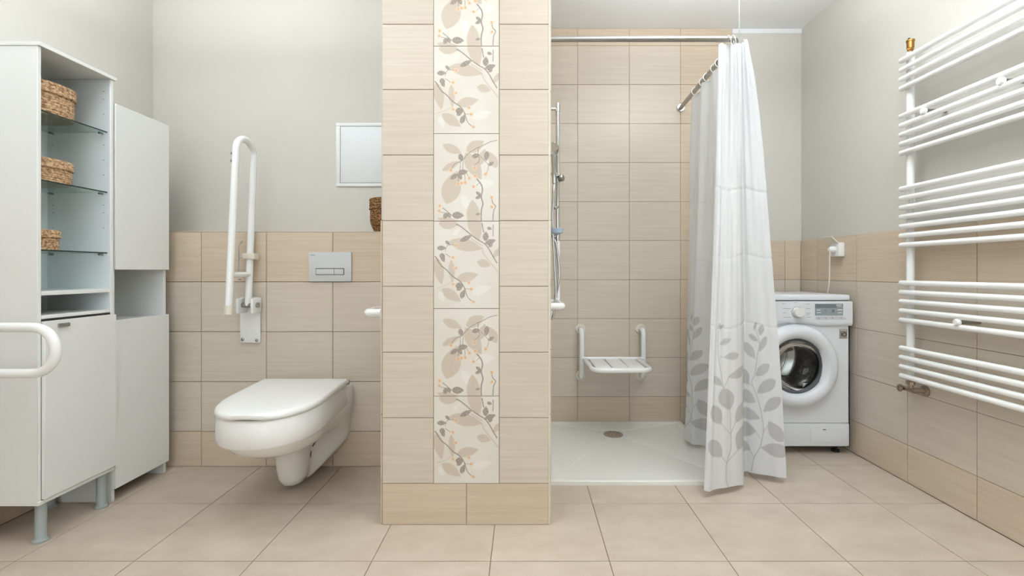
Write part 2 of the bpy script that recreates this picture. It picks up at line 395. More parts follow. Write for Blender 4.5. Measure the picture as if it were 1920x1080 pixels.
def print_cols(P, D, seed):
    C = np.tile(np.array(lin(BG)), (len(P), 1))
    C = mixc(C, (226, 222, 213), np.clip(0.5+0.5*nz2(P, 0.008, seed), 0, 1)*0.7)
    for a, c, hw in D['pale']: C = mixc(C, (232, 230, 224), cov(leaf_d(P, a, c, hw)[0], 14, 0.6))
    for k, (a, c, hw) in enumerate(D['big']):
        d, s, t = leaf_d(P, a, c, hw)
        C = mixc(C, BIG, cov(d, 9, 0.78)); C = mixc(C, (188, 170, 150), cov(np.abs(t)-2, 5, 0.25)*(d < 0))
    for pts, wd in D['palebr']:
        C = mixc(C, (190, 178, 164), cov(seg_d(P, sm_pts(pts))-wd/2, 5, 0.6))
    gr = 0.5+0.5*np.sign(nz2(P, 0.28, seed+3))*np.minimum(1, np.abs(nz2(P, 0.28, seed+3))*1.5)
    for pts, wd in D['br']:
        a = cov(seg_d(P, sm_pts(pts))-wd/2, 5); C = mixc(C, BRN, a*0.9); C = mixc(C, (112, 102, 92), a*gr*0.5)
    for a_, c_, hw in D['dk']:
        d, s, t = leaf_d(P, a_, c_, hw); a = cov(d, 5)
        C = mixc(C, (168, 156, 145), a*0.92); C = mixc(C, (112, 102, 94), a*gr*0.5); C = mixc(C, (190, 180, 168), cov(np.abs(t)-1.5, 4, 0.6)*(d < -4))
    for (x, y) in D['be']:
        r = np.hypot(P[:, 0]-x, P[:, 1]-y)
        C = mixc(C, HALO, np.clip(1.25-r/32, 0, 1)*0.8); C = mixc(C, BER, cov(r-18, 10, 0.8)); C = mixc(C, (198, 140, 90), cov(r-6, 6, 0.4))
    return C
def vcol_mat(name, rough, spec=0.5, trans=0.0):
    m = mat(name, (255, 255, 255), rough, spec=spec); a = nd(m, 'ShaderNodeAttribute', attribute_name='print')
    lk(m, a.outputs['Color'], m.node_tree.nodes['Principled BSDF'].inputs['Base Color']); return m
DECOR = vcol_mat('printed_floral_tile', 0.3)
def decor_mesh(wd, h, D, seed, nx=170, nz=226, t=0.008):
    u = np.linspace(0, 1, nx); v = np.linspace(0, 1, nz); U, V = np.meshgrid(u, v)
    P = np.stack([U.ravel()*810, V.ravel()*1080], 1); C = print_cols(P, D, seed)
    X = (U.ravel()-0.5)*wd; Z = (0.5-V.ravel())*h
    verts = [(x, -t, z) for x, z in zip(X, Z)]; faces = []
    for j in range(nz-1):
        for i in range(nx-1):
            k = j*nx+i; faces.append((k, k+nx, k+nx+1, k+1))
    n = len(verts); verts += [(-wd/2-.0008,0,h/2+.0008),(wd/2+.0008,0,h/2+.0008),(wd/2+.0008,0,-h/2-.0008),(-wd/2-.0008,0,-h/2-.0008)]
    c = [0, nx-1, nx*nz-1, nx*(nz-1)]
    for e in range(4): faces.append((c[e], c[(e+1) % 4], n+(e+1) % 4, n+e))
    me = bpy.data.meshes.new('decor_tile'); me.from_pydata(verts, [], faces); me.materials.append(DECOR); me.update()
    at = me.color_attributes.new('print', 'FLOAT_COLOR', 'POINT'); CC = np.ones((len(verts), 4)); CC[:n, :3] = C; CC[n:, :3] = lin(BG)
    at.data.foreach_set('color', CC.ravel().astype(np.float32)); return me
dw = cxx(936)-cxx(813)-GAP; dh = 164/cs
dA = decor_mesh(dw, dh-GAP, DESIGN_A, 5); dB = decor_mesh(dw, dh-GAP, DESIGN_B, 9)
zb = cz(906.5)
for k in range(7):
    z0 = zb+k*dh
    put_tile(wp, dB if k % 2 == 0 else dA, ((cxx(813)+cxx(936))/2, YC+0.008, z0+dh/2), (0, 0, 0), 'floral_tile')

# ================================================================== THINGS
# ------------------------------------------------------------------ glass-shelf cabinet
CF = -1.733                      # front plane of both cabinets
def board(parent, name, x0, x1, y0, y1, z0, z1, m=None, r=0.0012, label=None):
    return MB().rbox(x0, x1, y0, y1, z0, z1, r, 1).build(name, m or LACQ, parent, label)
c1 = empty('display_cabinet', (-1.87, 1.855, 0), 'white cabinet on grey legs with open glass shelves and a door below', 'cabinet')
y0, y1, xb, zb0, zt = 1.697, 2.012, -2.005, 0.150, 1.800
board(c1, 'side_panel', xb, CF-0.002, y0, y0+0.014, zb0+0.004, zt-0.014)
board(c1, 'side_panel', xb, CF-0.002, y1-0.014, y1, zb0+0.004, zt-0.014)
board(c1, 'top_panel', xb, CF+0.008, y0-0.003, y1+0.006, zt-0.014, zt)
board(c1, 'bottom_panel', xb, CF+0.002, y0, y1, zb0-0.008, zb0+0.006)
board(c1, 'back_panel', xb, xb+0.006, y0+0.014, y1-0.014, zb0+0.006, zt-0.014, LACQ_IN)
board(c1, 'inner_panel', xb+0.006, CF-0.004, y1-0.0155, y1-0.0142, 0.82, zt-0.015, LACQ_IN)
board(c1, 'shelf', xb+0.006, CF-0.003, y0+0.0142, y1-0.0158, 0.893, 0.908)
board(c1, 'shelf', xb+0.006, CF-0.003, y0+0.0142, y1-0.0158, 0.808, 0.821)
for z in (1.566, 1.314, 1.060):
    g = board(c1, 'glass_shelf', xb+0.008, CF-0.014, y0+0.016, y1-0.017, z-0.005, z, GLASS, 0.0006)
    board(g, 'glass_edge', CF-0.0139, CF-0.0130, y0+0.016, y1-0.017, z-0.005, z, GLASS_EDGE, 0.0002)
    for x in (CF-0.034, xb+0.03):
        MB().tube([(x, y1-0.034, z-0.009), (x, y1-0.0157, z-0.009)], 0.0042, 10).build('shelf_support', STEEL, c1)
        MB().tube([(x, y0+0.0142, z-0.009), (x, y0+0.032, z-0.009)], 0.0042, 10).build('shelf_support', STEEL, c1)
for z in (1.735, 1.703, 1.640, 1.51, 1.447, 1.384, 1.258, 1.227, 1.163):
    for x in (CF-0.030, xb+0.03):
        if x < CF-0.1 and z > 1.6: continue
        MB().tube([(x, y1-0.0163, z), (x, y1-0.0154, z)], 0.0017, 8).build('peg_hole', DARK, c1)
d = board(c1, 'door', CF-0.001, CF+0.012, y0+0.0122, y1-0.002, 0.160, 0.800, LACQ, 0.0015)
MB().rbox(CF+0.012, CF+0.022, y0+0.058, y0+0.100, 0.774, 0.788, 0.003, 2).build('door_handle', STEEL, d, 'small silver tab handle')
board(c1, 'shadow_gap', xb+0.02, CF-0.002, y0+0.015, y1-0.016, 0.800, 0.8075, DARK, 0.0004)
for x in (CF-0.024, xb+0.035):
    for y in (y0+0.034, y1-0.034):
        MB().lathe([(0.025, 0), (0.025, 0.006), (0.019, 0.011), (0.0165, 0.014), (0.0165, 0.143)], (x, y, 0), n=24).build('leg', GREYLEG, c1)

# ------------------------------------------------------------------ tall narrow cabinet
c2 = empty('tall_cabinet', (-1.87, 2.175, 0), 'plain white tall cabinet with an open niche between two doors', 'cabinet')
y0, y1, zt = 2.019, 2.325, 1.694; cf = CF-0.016
board(c2, 'side_panel', xb, cf, y0, y0+0.015, 0.0, zt)
board(c2, 'side_panel', xb, cf, y1-0.015, y1, 0.0, zt)
board(c2, 'top_panel', xb, cf, y0+0.015, y1-0.015, zt-0.015, zt)
board(c2, 'bottom_panel', xb, cf, y0+0.015, y1-0.015, 0.058, 0.073)
board(c2, 'back_panel', xb, xb+0.006, y0+0.015, y1-0.015, 0.073, zt-0.015, LACQ)
board(c2, 'shelf', xb+0.006, cf-0.001, y0+0.0152, y1-0.0152, 0.990, 1.005)
board(c2, 'shelf', xb+0.006, cf-0.001, y0+0.0152, y1-0.0152, 0.752, 0.767)
board(c2, 'door', cf+0.001, CF, y0+0.001, y1, 0.988, zt-0.001)
board(c2, 'door', cf+0.001, CF, y0+0.001, y1, 0.056, 0.772)

# ------------------------------------------------------------------ straw baskets with lids
def weave_ring(cx, cy, z0, z1, rx, ry, nrow, ncol, amp, n=2.6, bulge=0.0, seg=96):
    rings = []; rows = nrow*4
    for j in range(rows+1):
        f = j/rows; z = z0+(z1-z0)*f; ring = []
        for k in range(seg):
            a = 2*math.pi*k/seg; ca, sa = math.cos(a), math.sin(a)
            ex = math.copysign(abs(ca)**(2/n), ca); ey = math.copysign(abs(sa)**(2/n), sa)
            row = math.floor(f*nrow*0.9999)
            dsp = amp*(abs(math.sin(f*nrow*math.pi))**0.6)*(0.55+0.45*math.sin(a*ncol+(row % 2)*math.pi))
            bl = 1+bulge*math.sin(math.pi*f) if bulge < 0.3 else 0.70+0.32*math.sin(math.pi*0.5*min(1, f/0.6+0.05))
            ring.append(((cx+ex*(rx*bl+dsp)), (cy+ey*(ry*bl+dsp)), z))
        rings.append(ring)
    return rings
def basket(name, cx, cy, z, rx, ry, h, lidh, label, m=WICK, n=2.6, bulge=0.0, rows=9):
    e = empty(name, (cx, cy, z), label, 'basket', 'straw baskets on the glass shelves' if m is WICK else None)
    b = MB(); b.loft(weave_ring(cx, cy, z, z+h-lidh, rx, ry, rows, 26, 0.0035, n, bulge)); b.build('body', m, e)
    r = weave_ring(cx, cy, z+h-lidh-0.004, z+h-0.004, rx+0.005, ry+0.005, max(2, int(rows*0.35)), 28, 0.0035, n)
    for k, f in enumerate((0.9, 0.6, 0.3, 0.05)):
        r.append([(cx+(p[0]-cx)*f, cy+(p[1]-cy)*f, z+h-0.001+0.002*(k > 0)) for p in r[0]])
    MB().loft(r).build('lid', m, e)
    t = [(cx+(p[0]-cx)*1.012, cy+(p[1]-cy)*1.012, z+h-lidh-0.002) for p in weave_ring(cx, cy, 0, 1, rx+0.005, ry+0.005, 1, 8, 0.0, n)[0]]
    MB().tube(t, 0.0038, 6, closed=True).build('lid_rim', m, e)
    return e
basket('straw_basket', -1.872, 1.818, 1.5665, 0.104, 0.100, 0.128, 0.040, 'largest lidded straw basket, on the top glass shelf of the cabinet')
basket('straw_basket', -1.874, 1.815, 1.3145, 0.100, 0.097, 0.094, 0.032, 'medium lidded straw basket, on the middle glass shelf of the cabinet', rows=7)
basket('straw_basket', -1.856, 1.785, 1.0605, 0.078, 0.066, 0.078, 0.026, 'smallest lidded straw basket, on the lowest glass shelf of the cabinet', rows=6)
basket('wicker_basket', -0.715, 2.492, HWAIN+0.0035, 0.082, 0.082, 0.178, 0.055, 'dark brown wicker basket on the ledge, half hidden by the partition', WICKD, 2.0, 0.5, 12)

# ------------------------------------------------------------------ grab bars
def flange(b, p, axis, r=0.034, t=0.008):
    a = Vector(axis); b.lathe([(r, 0), (r, t*0.6), (r*0.9, t), (r*0.6, t)], p, axis, 28)
gb = empty('grab_bar', (-2.02, 1.54, 0.62), 'white looped support rail jutting in at the left edge before the cabinet', 'grab bar')
zt_, zb_, xe = 0.799, 0.650, -1.500
MB().tube(fillet([(-1.975, 1.54, zt_), (xe-0.0155, 1.54, zt_), (xe-0.0155, 1.54, zb_), (-1.975, 1.54, zb_)], 0.0742, 14), 0.0155, 20).build('tube', ENAMEL, gb)
MB().rbox(-2.019, -2.009, 1.49, 1.59, 0.60, 0.85, 0.004).build('wall_plate', ENAMEL, gb)
MB().rbox(-2.009, -1.968, 1.518, 1.562, 0.625, 0.825, 0.006).build('hinge_block', PLASTIC, gb)

fb = empty('folding_grab_bar', (-1.37, 2.38, 0.62), 'white fold-up support rail standing upright on the wall left of toilet', 'grab bar')
X = -1.352
pl = MB().rbox(-1.421, -1.319, YT-0.012, YT-0.001, 0.622, 0.851, 0.006).build('wall_plate', ENAMEL, fb)
for p in ((-1.334, 0.835), (-1.405, 0.640), (-1.334, 0.636)):
    MB().lathe([(0.008, 0), (0.008, 0.004), (0.005, 0.006)], (p[0], YT-0.012, p[1]), (0, -1, 0), 12).build('screw', STEEL, pl)
pa, pb = Vector((X, 2.335, 0.812)), Vector((X, 2.385, 1.619)); qa, qb = Vector((X, 2.178, 0.795)), Vector((X, 2.240, 1.619))
MB().tube(fillet([pa, pb, qb, qa], 0.0722, 14), 0.0162, 20).build('tube', ENAMEL, fb)
MB().tube([(X, 2.335-0.002, 0.965), (X, 2.191, 0.965)], 0.0125, 16).build('cross_brace', ENAMEL, fb)
MB().tube([qa+Vector((0, 0.0015, 0.03)), qa+Vector((0, -0.0012, -0.012))], 0.0185, 20).build('end_cap', CREAM_PL, fb)
MB().rbox(-1.395, -1.380, 2.30, YT-0.012, 0.775, 0.850, 0.006).build('hinge_bracket', ENAMEL, fb)
MB().rbox(-1.324, -1.309, 2.30, YT-0.012, 0.775, 0.850, 0.006).build('hinge_bracket', ENAMEL, fb)
MB().tube([(-1.402, 2.333, 0.815), (-1.300, 2.333, 0.815)], 0.013, 16).build('hinge_pin', STEEL, fb)
for z, yy in ((1.533, 2.2335), (1.497, 2.231)):
    MB().lathe([(0.006, 0), (0.006, 0.002)], (X-0.0148, yy-0.008, z), (-1, -0.5, 0), 10).build('bolt_head', BLACK, fb)
cl = MB().rbox(-1.378, -1.318, 2.326, 2.372, 1.040, 1.070, 0.004).build('roll_holder_clip', CREAM_PL, fb)
MB().tube(fillet([(-1.372, 2.345, 1.055), (-1.392, 2.325, 1.048), (-1.392, 2.318, 0.940), (-1.370, 2.30, 0.940)], 0.01, 5)+[], 0.0035, 8).build('roll_holder_wire', CHROME, fb)
MB().tube(fillet([(-1.392, 2.325, 1.045), (-1.392, 2.322, 1.098), (-1.374, 2.322, 1.128)], 0.015, 5), 0.0035, 8).build('roll_holder_wire', CHROME, fb)

pr = empty('grab_rail', (-0.60, 1.98, 0.80), 'short white grab rail end jutting from the toilet side of the partition', 'grab bar')
xw, xo, zr = PX0-0.0165, -0.626, 0.815
MB().tube(fillet([(xw, 1.892, zr), (xo, 1.892, zr), (xo, 2.30, zr), (xw, 2.30, zr)], 0.05, 10), 0.0162, 20).build('tube', ENAMEL, pr)
for y in (1.892, 2.30):
    b = MB(); flange(b, (PX0-0.0085, y, zr), (-1, 0, 0)); b.build('flange', CREAM_PL, pr)

sr = empty('shower_grab_rail', (0.14, 2.4, 0.80), 'white angled grab rail below the chrome shower bar', 'grab bar')
xo, zr = 0.172, 0.823; xw = PX1+0.0175
MB().tube(fillet([(xw, 2.125, zr), (xo, 2.125, zr), (xo, 2.50, zr)], 0.045, 10), 0.0165, 20).build('tube', ENAMEL, sr)
MB().tube([(0.178, 2.50, zr+0.005), (0.178, 2.50, 1.14)], 0.0125, 18).build('upright', ENAMEL, sr)
b = MB(); flange(b, (PX1+0.0095, 2.125, zr), (1, 0, 0)); b.build('flange', CREAM_PL, sr)
b = MB(); b.tube([(xw, 2.47, zr), (xo, 2.47, zr)], 0.014, 16); b.build('wall_stub', ENAMEL, sr)
b = MB(); flange(b, (PX1+0.0095, 2.47, zr), (1, 0, 0)); b.build('flange', CREAM_PL, sr)

# ------------------------------------------------------------------ shower bar with hand shower
sh = empty('shower_set', (0.14, 2.5, 0.85), 'chrome shower bar with hand shower and hose on the partition side', 'shower')
MB().tube([(0.178, 2.50, 1.140), (0.178, 2.50, 1.857)], 0.0105, 18).build('riser_rail', CHROME, sh)
b = MB().tube([(PX1+0.011, 2.50, 1.835), (0.178, 2.50, 1.835)], 0.009, 14); b.tube([(0.178, 2.50, 1.820), (0.178, 2.50, 1.862)], 0.0135, 18)
b.rbox(PX1+0.0095, PX1+0.022, 2.482, 2.518, 1.812, 1.858, 0.004); b.build('top_bracket', CHROME, sh)
b = MB().tube([(PX1+0.011, 2.50, 1.165), (0.178, 2.50, 1.165)], 0.009, 14); b.tube([(0.178, 2.50, 1.15), (0.178, 2.50, 1.18)], 0.0135, 18); b.build('bottom_bracket', CHROME, sh)
b = MB().tube([(0.178, 2.50, 1.445), (0.178, 2.50, 1.505)], 0.0145, 18); b.tube([(0.178, 2.495, 1.475), (0.150, 2.46, 1.488)], 0.012, 14)
sl = b.build('slider', CHROME, sh)
MB().lathe([(0.010, 0), (0.018, 0.004), (0.018, 0.016), (0.014, 0.020)], (0.190, 2.49, 1.468), (0.8, -0.6, 0), 20).build('slider_knob', STEEL, sl)
hs_ = MB().tube(catmull([(0.158, 2.462, 1.435), (0.156, 2.455, 1.49), (0.150, 2.43, 1.56), (0.140, 2.40, 1.605)], 5), 0.011, 14).build('hand_shower', CHROME, sh)
MB().lathe([(0.012, 0), (0.034, 0.014), (0.036, 0.024), (0.030, 0.027)], (0.140, 2.405, 1.610), (0.05, -0.65, -0.55), 24).build('spray_head', CHROME, hs_)
hose = catmull([(0.158, 2.462, 1.437), (0.152, 2.45, 1.37), (0.150, 2.45, 1.20), (0.160, 2.45, 1.00), (0.165, 2.44, 0.86), (0.152, 2.43, 0.76), (0.142, 2.44, 0.74), (0.150, 2.47, 0.80), (0.180, 2.47, 0.92), (0.182, 2.47, 1.02), (0.168, 2.475, 1.12), (0.142, 2.49, 1.19)], 12)
MB().tube(hose, 0.0062, 10, radii=[0.0066 if i % 2 else 0.0056 for i in range(len(hose))]).build('hose', CHROME, sh)
b = MB().tube([(PX1+0.011, 2.49, 1.19), (0.148, 2.49, 1.19)], 0.014, 16); b.lathe([(0.03, 0), (0.03, 0.006), (0.02, 0.012)], (PX1+0.0095, 2.49, 1.19), (1, 0, 0), 24); b.build('water_outlet', CHROME, sh)
MB().tube([(0.158, 2.45, 1.305), (0.178, 2.49, 1.318)], 0.007, 12).build('hose_guide', CHROME, sh)
sd = MB(); sd.lathe([(0.012, 0), (0.030, 0.006), (0.036, 0.030), (0.033, 0.030), (0.027, 0.010), (0.0, 0.008)], (0.170, 2.452, 1.172), 'Z', 24, 1.0, 1.0)
tag(sd.build('soap_dish', BLUEPL), 'small pale blue soap dish on the shower bar', 'soap dish')

# ------------------------------------------------------------------ flush plate and access hatch
fp = empty('flush_plate', (-0.974, YT, 0.92), 'light grey rectangular flush plate on the tiles above the toilet', 'flush plate')
GREYW = mat('satin_light_grey_plastic', (206, 208, 208), 0.3)
a, c = W(578.5, 528, YT-0.008), W(659, 472.5, YT-0.008)
MB().rbox(a.x, c.x, YT-0.010, YT-0.0005, a.z, c.z, 0.003).build('plate', GREYW, fp)
a, c = W(591.5, 515.5, YT-0.012), W(645, 503, YT-0.012)
MB().rbox(a.x, c.x, YT-0.0108, YT-0.0095, a.z, c.z, 0.0004, 1).build('button_frame', DARK, fp)
xm = W(626.5, 0, YT-0.012).x
MB().rbox(a.x+0.0026, xm-0.0008, YT-0.013, YT-0.0105, a.z+0.0024, c.z-0.003, 0.001).build('button', GREYW, fp)
MB().rbox(xm+0.0008, c.x-0.0026, YT-0.013, YT-0.0105, a.z+0.0024, c.z-0.003, 0.001).build('button', GREYW, fp)
a = W(582, 478, YT-0.010); MB().rbox(a.x, a.x+0.022, YT-0.0104, YT-0.0098, a.z-0.0028, a.z+0.0012, 0.0001, 1).build('logo', PRINTG, fp)
ah = empty('access_hatch', (-0.85, YU, 1.44), 'white metal access hatch on the painted wall above the toilet', 'hatch')
a = W(631, 350, YU); c = W(631, 231, YU); x1 = a.x+0.36
b = MB(); b.rbox(a.x, x1, YU-0.008, YU-0.0005, a.z, a.z+0.018, 0.002); b.rbox(a.x, x1, YU-0.008, YU-0.0005, c.z-0.018, c.z, 0.002)
b.rbox(a.x, a.x+0.022, YU-0.008, YU-0.0005, a.z+0.0175, c.z-0.0175, 0.002); b.rbox(x1-0.022, x1, YU-0.008, YU-0.0005, a.z+0.0175, c.z-0.0175, 0.002)
b.build('frame', LACQ, ah)
MB().box(a.x+0.02, x1-0.02, YU-0.003, YU-0.0004, a.z+0.017, c.z-0.017).build('recess', PRINTG, ah)
MB().rbox(a.x+0.0245, x1-0.0245, YU-0.0075, YU-0.002, a.z+0.0205, c.z-0.0205, 0.0015).build('hatch_door', mat('hatch_white', (224, 228, 230), 0.4), ah)

# ------------------------------------------------------------------ wall-hung toilet
to = empty('toilet', (-1.045, YT-0.33, 0.0), 'white wall-hung toilet with a closed lid and raised seat', 'toilet')
def TC(d): return -1.063+0.08*d
def outline(db, df, wb_, wm, dm, n_side=10, n_arc=40, ex=2.25, back_round=0.0):
    """plan outline of the bowl: (x offset, distance from the wall), starting at the right rear"""
    pts = []
    for k in range(n_side):
        f = k/n_side; s = f*f*(3-2*f); pts.append((wb_+(wm-wb_)*s, db+(dm-db)*f))
    for k in range(n_arc+1):
        a = math.pi*k/n_arc; ca, sa = math.cos(a), math.sin(a)
        pts.append((math.copysign(abs(ca)**(2/ex), ca)*wm, dm+(df-dm)*abs(sa)**(2/ex)))
    for k in range(n_side-1, -1, -1):
        f = k/n_side; s = f*f*(3-2*f); pts.append((-(wb_+(wm-wb_)*s), db+(dm-db)*f))
    return pts
def ring3(o, z, zf=None): return [(TC(d)+x, YT-d, z if zf is None else z+zf(x, d)) for x, d in o]
S = [(0.418,0.002,0.615,0.196,0.185,0.36),(0.405,0.002,0.62,0.205,0.19,0.36),(0.335,0.002,0.640,0.206,0.190,0.36),(0.31,0.002,0.628,0.203,0.184,0.36),(0.28,0.002,0.598,0.20,0.172,0.35),(0.258,0.002,0.555,0.197,0.153,0.33),(0.242,0.002,0.505,0.195,0.130,0.31),(0.230,0.002,0.445,0.193,0.105,0.28),(0.215,0.002,0.375,0.192,0.088,0.25),(0.185,0.002,0.338,0.190,0.078,0.23),(0.15,0.004,0.328,0.182,0.073,0.22),(0.105,0.06,0.322,0.140,0.069,0.22),(0.065,0.125,0.314,0.098,0.064,0.22),(0.036,0.175,0.298,0.066,0.05,0.22),(0.024,0.205,0.270,0.035,0.03,0.225)]
MB().loft([ring3(outline(s[1], s[2], s[3], s[4], s[5]), s[0]) for s in S]).build('bowl', CERAMIC, to)
def seat_o(g=0.0): return outline(0.083-g, 0.672+g, 0.203+g, 0.200+g, 0.37, ex=2.35)
def off(o, g):                                     # shrink an outline towards its middle
    return [(x*(1-g/0.2), 0.37+(d-0.37)*(1-g/0.3)) for x, d in o]
o_ = seat_o()
b = MB().loft([ring3(off(o_, 0.012), 0.330), ring3(off(o_, 0.004), 0.332), ring3(off(o_, -0.001), 0.340), ring3(off(o_, 0.0), 0.38), ring3(off(o_, 0.003), 0.428), ring3(off(o_, 0.010), 0.436)])
st = b.build('seat', PLASTIC, to)
wave = lambda x, d: 0.0
def lift(x, d): return 0.006*math.exp(-(x/0.052)**2)*max(0, min(1, (d-0.45)/0.15))
def lift2(x, d): return 0.006*math.exp(-(x/0.052)**2)*max(0, min(1, (d-0.45)/0.15))
r = [ring3(off(o_, 0.010), 0.4375, lift), ring3(off(o_, -0.001), 0.4385, lift), ring3(off(o_, -0.004), 0.445, lift2), ring3(off(o_, -0.002), 0.454, lift2), ring3(off(o_, 0.006), 0.461), ring3(off(o_, 0.02), 0.464), ring3(off(o_, 0.06), 0.466), ring3(off(o_, 0.12), 0.467), ring3(off(o_, 0.17), 0.467)]
MB().loft(r).build('lid', PLASTIC, to)
for s in (-1, 1):
    MB().tube([(TC(0.07)+s*0.185, YT-0.075, 0.440), (TC(0.07)+s*0.207, YT-0.075, 0.440)], 0.012, 16).build('hinge', STEEL, to)
# side fixing opening with dark clips on the right of the bowl, scuffs on the seat
for (p, q) in (((590.5, 832), (601.5, 826)), ((607, 821), (606.5, 837)), ((589.5, 846), (590.5, 857))):
    A, B = W(*p, 2.17), W(*q, 2.17)
    def side(P):      # set the mark on the outer skin of the bowl
        d = YT-P.y; z = P.z; s0 = S[-1]
        for u, v in zip(S[:-1], S[1:]):
            if v[0] <= z <= u[0]: 
                f = (z-v[0])/(u[0]-v[0]); s0 = [v[i]+(u[i]-v[i])*f for i in range(6)]
        best = max(o[0] for o in outline(*s0[1:]) if abs(o[1]-d) < 0.02) if any(abs(o[1]-d) < 0.02 for o in outline(*s0[1:])) else s0[4]
        return Vector((TC(d)+best+0.0012, P.y, z))
    MB().tube([side(A), side(B)], 0.0022, 8).build('fixing_clip', BLACK, to)

# ------------------------------------------------------------------ shower tray
TX0, TX1, TY0, TY1 = PX1+0.0095, 1.007, 2.178, YS-0.0005
tr = empty('shower_tray', ((TX0+TX1)/2, (TY0+TY1)/2, 0.0), 'low white square shower tray with folds running to a drain', 'shower tray')
DX, DY = 0.538, 2.857; h = 0.020
A = [(TX0, TY0), (TX1, TY0), (TX1, TY1), (TX0, TY1)]
def inset(g): return [(TX0+g, TY0+g), (TX1-g, TY0+g), (TX1-g, TY1-g), (TX0+g, TY1-g)]
v = []; f = []
for ring, z in ((A, 0.0), (A, h-0.002), (inset(0.002), h), (inset(0.026), h), (inset(0.036), h-0.004)): v += [(x, y, z+0.0002) for x, y in ring]
for i in range(4):
    for k in range(4): f.append((i*4+k, i*4+(k+1) % 4, (i+1)*4+(k+1) % 4, (i+1)*4+k))
g = 0.06; inn = [(DX-g, DY-g), (DX+g, DY-g), (DX+g, DY+g), (DX-g, DY+g)]; v += [(x, y, 0.0006) for x, y in inn]
for k in range(4): f.append((16+k, 16+(k+1) % 4, 20+(k+1) % 4, 20+k))
f.append((20, 21, 22, 23))
MB().add(v, f).build('basin', mat('white_acrylic', (233, 233, 227), 0.22), tr)
for k in range(4):                                    # pressed folds from the drain to the corners
    a, c = v[20+k], v[16+k]; MB().tube([a, c], 0.0022, 8).build('fold', MATS['white_acrylic'], tr)
dr = MB().lathe([(0.058, 0.0), (0.058, 0.003), (0.050, 0.0055), (0.0, 0.0065)], (DX, DY, 0.0008), n=36).build('drain_cover', mat('drain_steel', (176, 164, 150), 0.45, metal=0.5), tr)
for rr, k in ((0.038, 10), (0.022, 6)):
    for i in range(k):
        a = 2*math.pi*i/k; p = (DX+rr*math.cos(a), DY+rr*math.sin(a), 0.0060)
        MB().lathe([(0.0035, 0), (0.0035, 0.0014)], p, n=8).build('drain_hole', RUBBER, dr)

# ------------------------------------------------------------------ folding shower seat
ss = empty('shower_bench', (0.55, 2.9, 0.30), 'white wall-mounted slatted shower seat with tubular frame', 'shower seat')
for x in (0.363, 0.749):
    MB().tube(fillet([(x, YS-0.006, 0.612), (x, 2.975, 0.612), (x, 2.975, 0.315), (x, YS-0.006, 0.315)], 0.05, 8), 0.0155, 18).build('wall_tube', ENAMEL, ss)
    for z in (0.612, 0.315):
        b = MB(); flange(b, (x, YS-0.0005, z), (0, -1, 0), 0.033); b.build('flange', CREAM_PL, ss)
xa, xc, zs_ = 0.382, 0.712, 0.430
MB().tube([(0.363, 2.968, 0.437), (0.749, 2.968, 0.437)], 0.0105, 16).build('hinge_bar', ENAMEL, ss)
MB().tube(fillet([(xa, 2.965, zs_), (xa, 2.645, zs_), (xc, 2.645, zs_), (xc, 2.965, zs_)], 0.05, 8), 0.0145, 18).build('seat_frame', ENAMEL, ss)
n = 3; x0, x1 = xa+0.022, xc-0.022; wv = (x1-x0)/n
for i in range(n):
    MB().rbox(x0+i*wv+0.003, x0+(i+1)*wv-0.003, 2.655, 2.955, zs_-0.002, zs_+0.008, 0.003).build('slat', PLASTIC, ss)
for y in (2.70, 2.91): MB().tube([(xa, y, zs_-0.008), (xc, y, zs_-0.008)], 0.006, 10).build('crossbar', ENAMEL, ss)

# ------------------------------------------------------------------ curtain rod
RY, RX, RZ, RZB = 2.235, 1.007, 2.072, 2.030
cr = empty('curtain_rod', (0.6, RY, RZ), 'chrome corner curtain rod hung over the shower', 'curtain rod')
MB().tube(fillet([(PX1+0.010, RY, RZ), (RX, RY, RZ), (RX, YS-0.003, RZB)], 0.035, 10), 0.0135, 20).build('rod', STEEL, cr)
b = MB(); flange(b, (PX1+0.0095, RY, RZ), (1, 0, 0), 0.028); b.build('flange', CHROME, cr)
b = MB(); flange(b, (RX, YS-0.0005, RZB), (0, -1, 0), 0.026); b.build('flange', CHROME, cr)
b = MB(); b.tube([(RX+0.006, RY+0.002, RZ+0.008), (RX+0.006, RY+0.002, ZC-0.001)], 0.0022, 10); b.lathe([(0.012, -0.006), (0.02, -0.001)], (RX+0.006, RY+0.002, ZC-0.0005), n=20)
b.build('ceiling_hanger', GREYLEG, cr)

# ------------------------------------------------------------------ shower curtain
CURT = vcol_mat('printed_white_curtain', 0.45, 0.3)
nt = CURT.node_tree; pb_ = nt.nodes['Principled BSDF']; at = [x for x in nt.nodes if x.bl_idname == 'ShaderNodeAttribute'][0]
tl = nd(CURT, 'ShaderNodeBsdfTranslucent'); mx = nd(CURT, 'ShaderNodeMixShader'); mx.inputs[0].default_value = 0.28
lk(CURT, at.outputs['Color'], tl.inputs['Color']); lk(CURT, pb_.outputs[0], mx.inputs[1]); lk(CURT, tl.outputs[0], mx.inputs[2])
lk(CURT, mx.outputs[0], nt.nodes['Material Output'].inputs['Surface'])
sc = empty('shower_curtain', (1.0, 2.3, 0.03), 'white shower curtain with grey leaf print gathered at the tray corner', 'curtain')
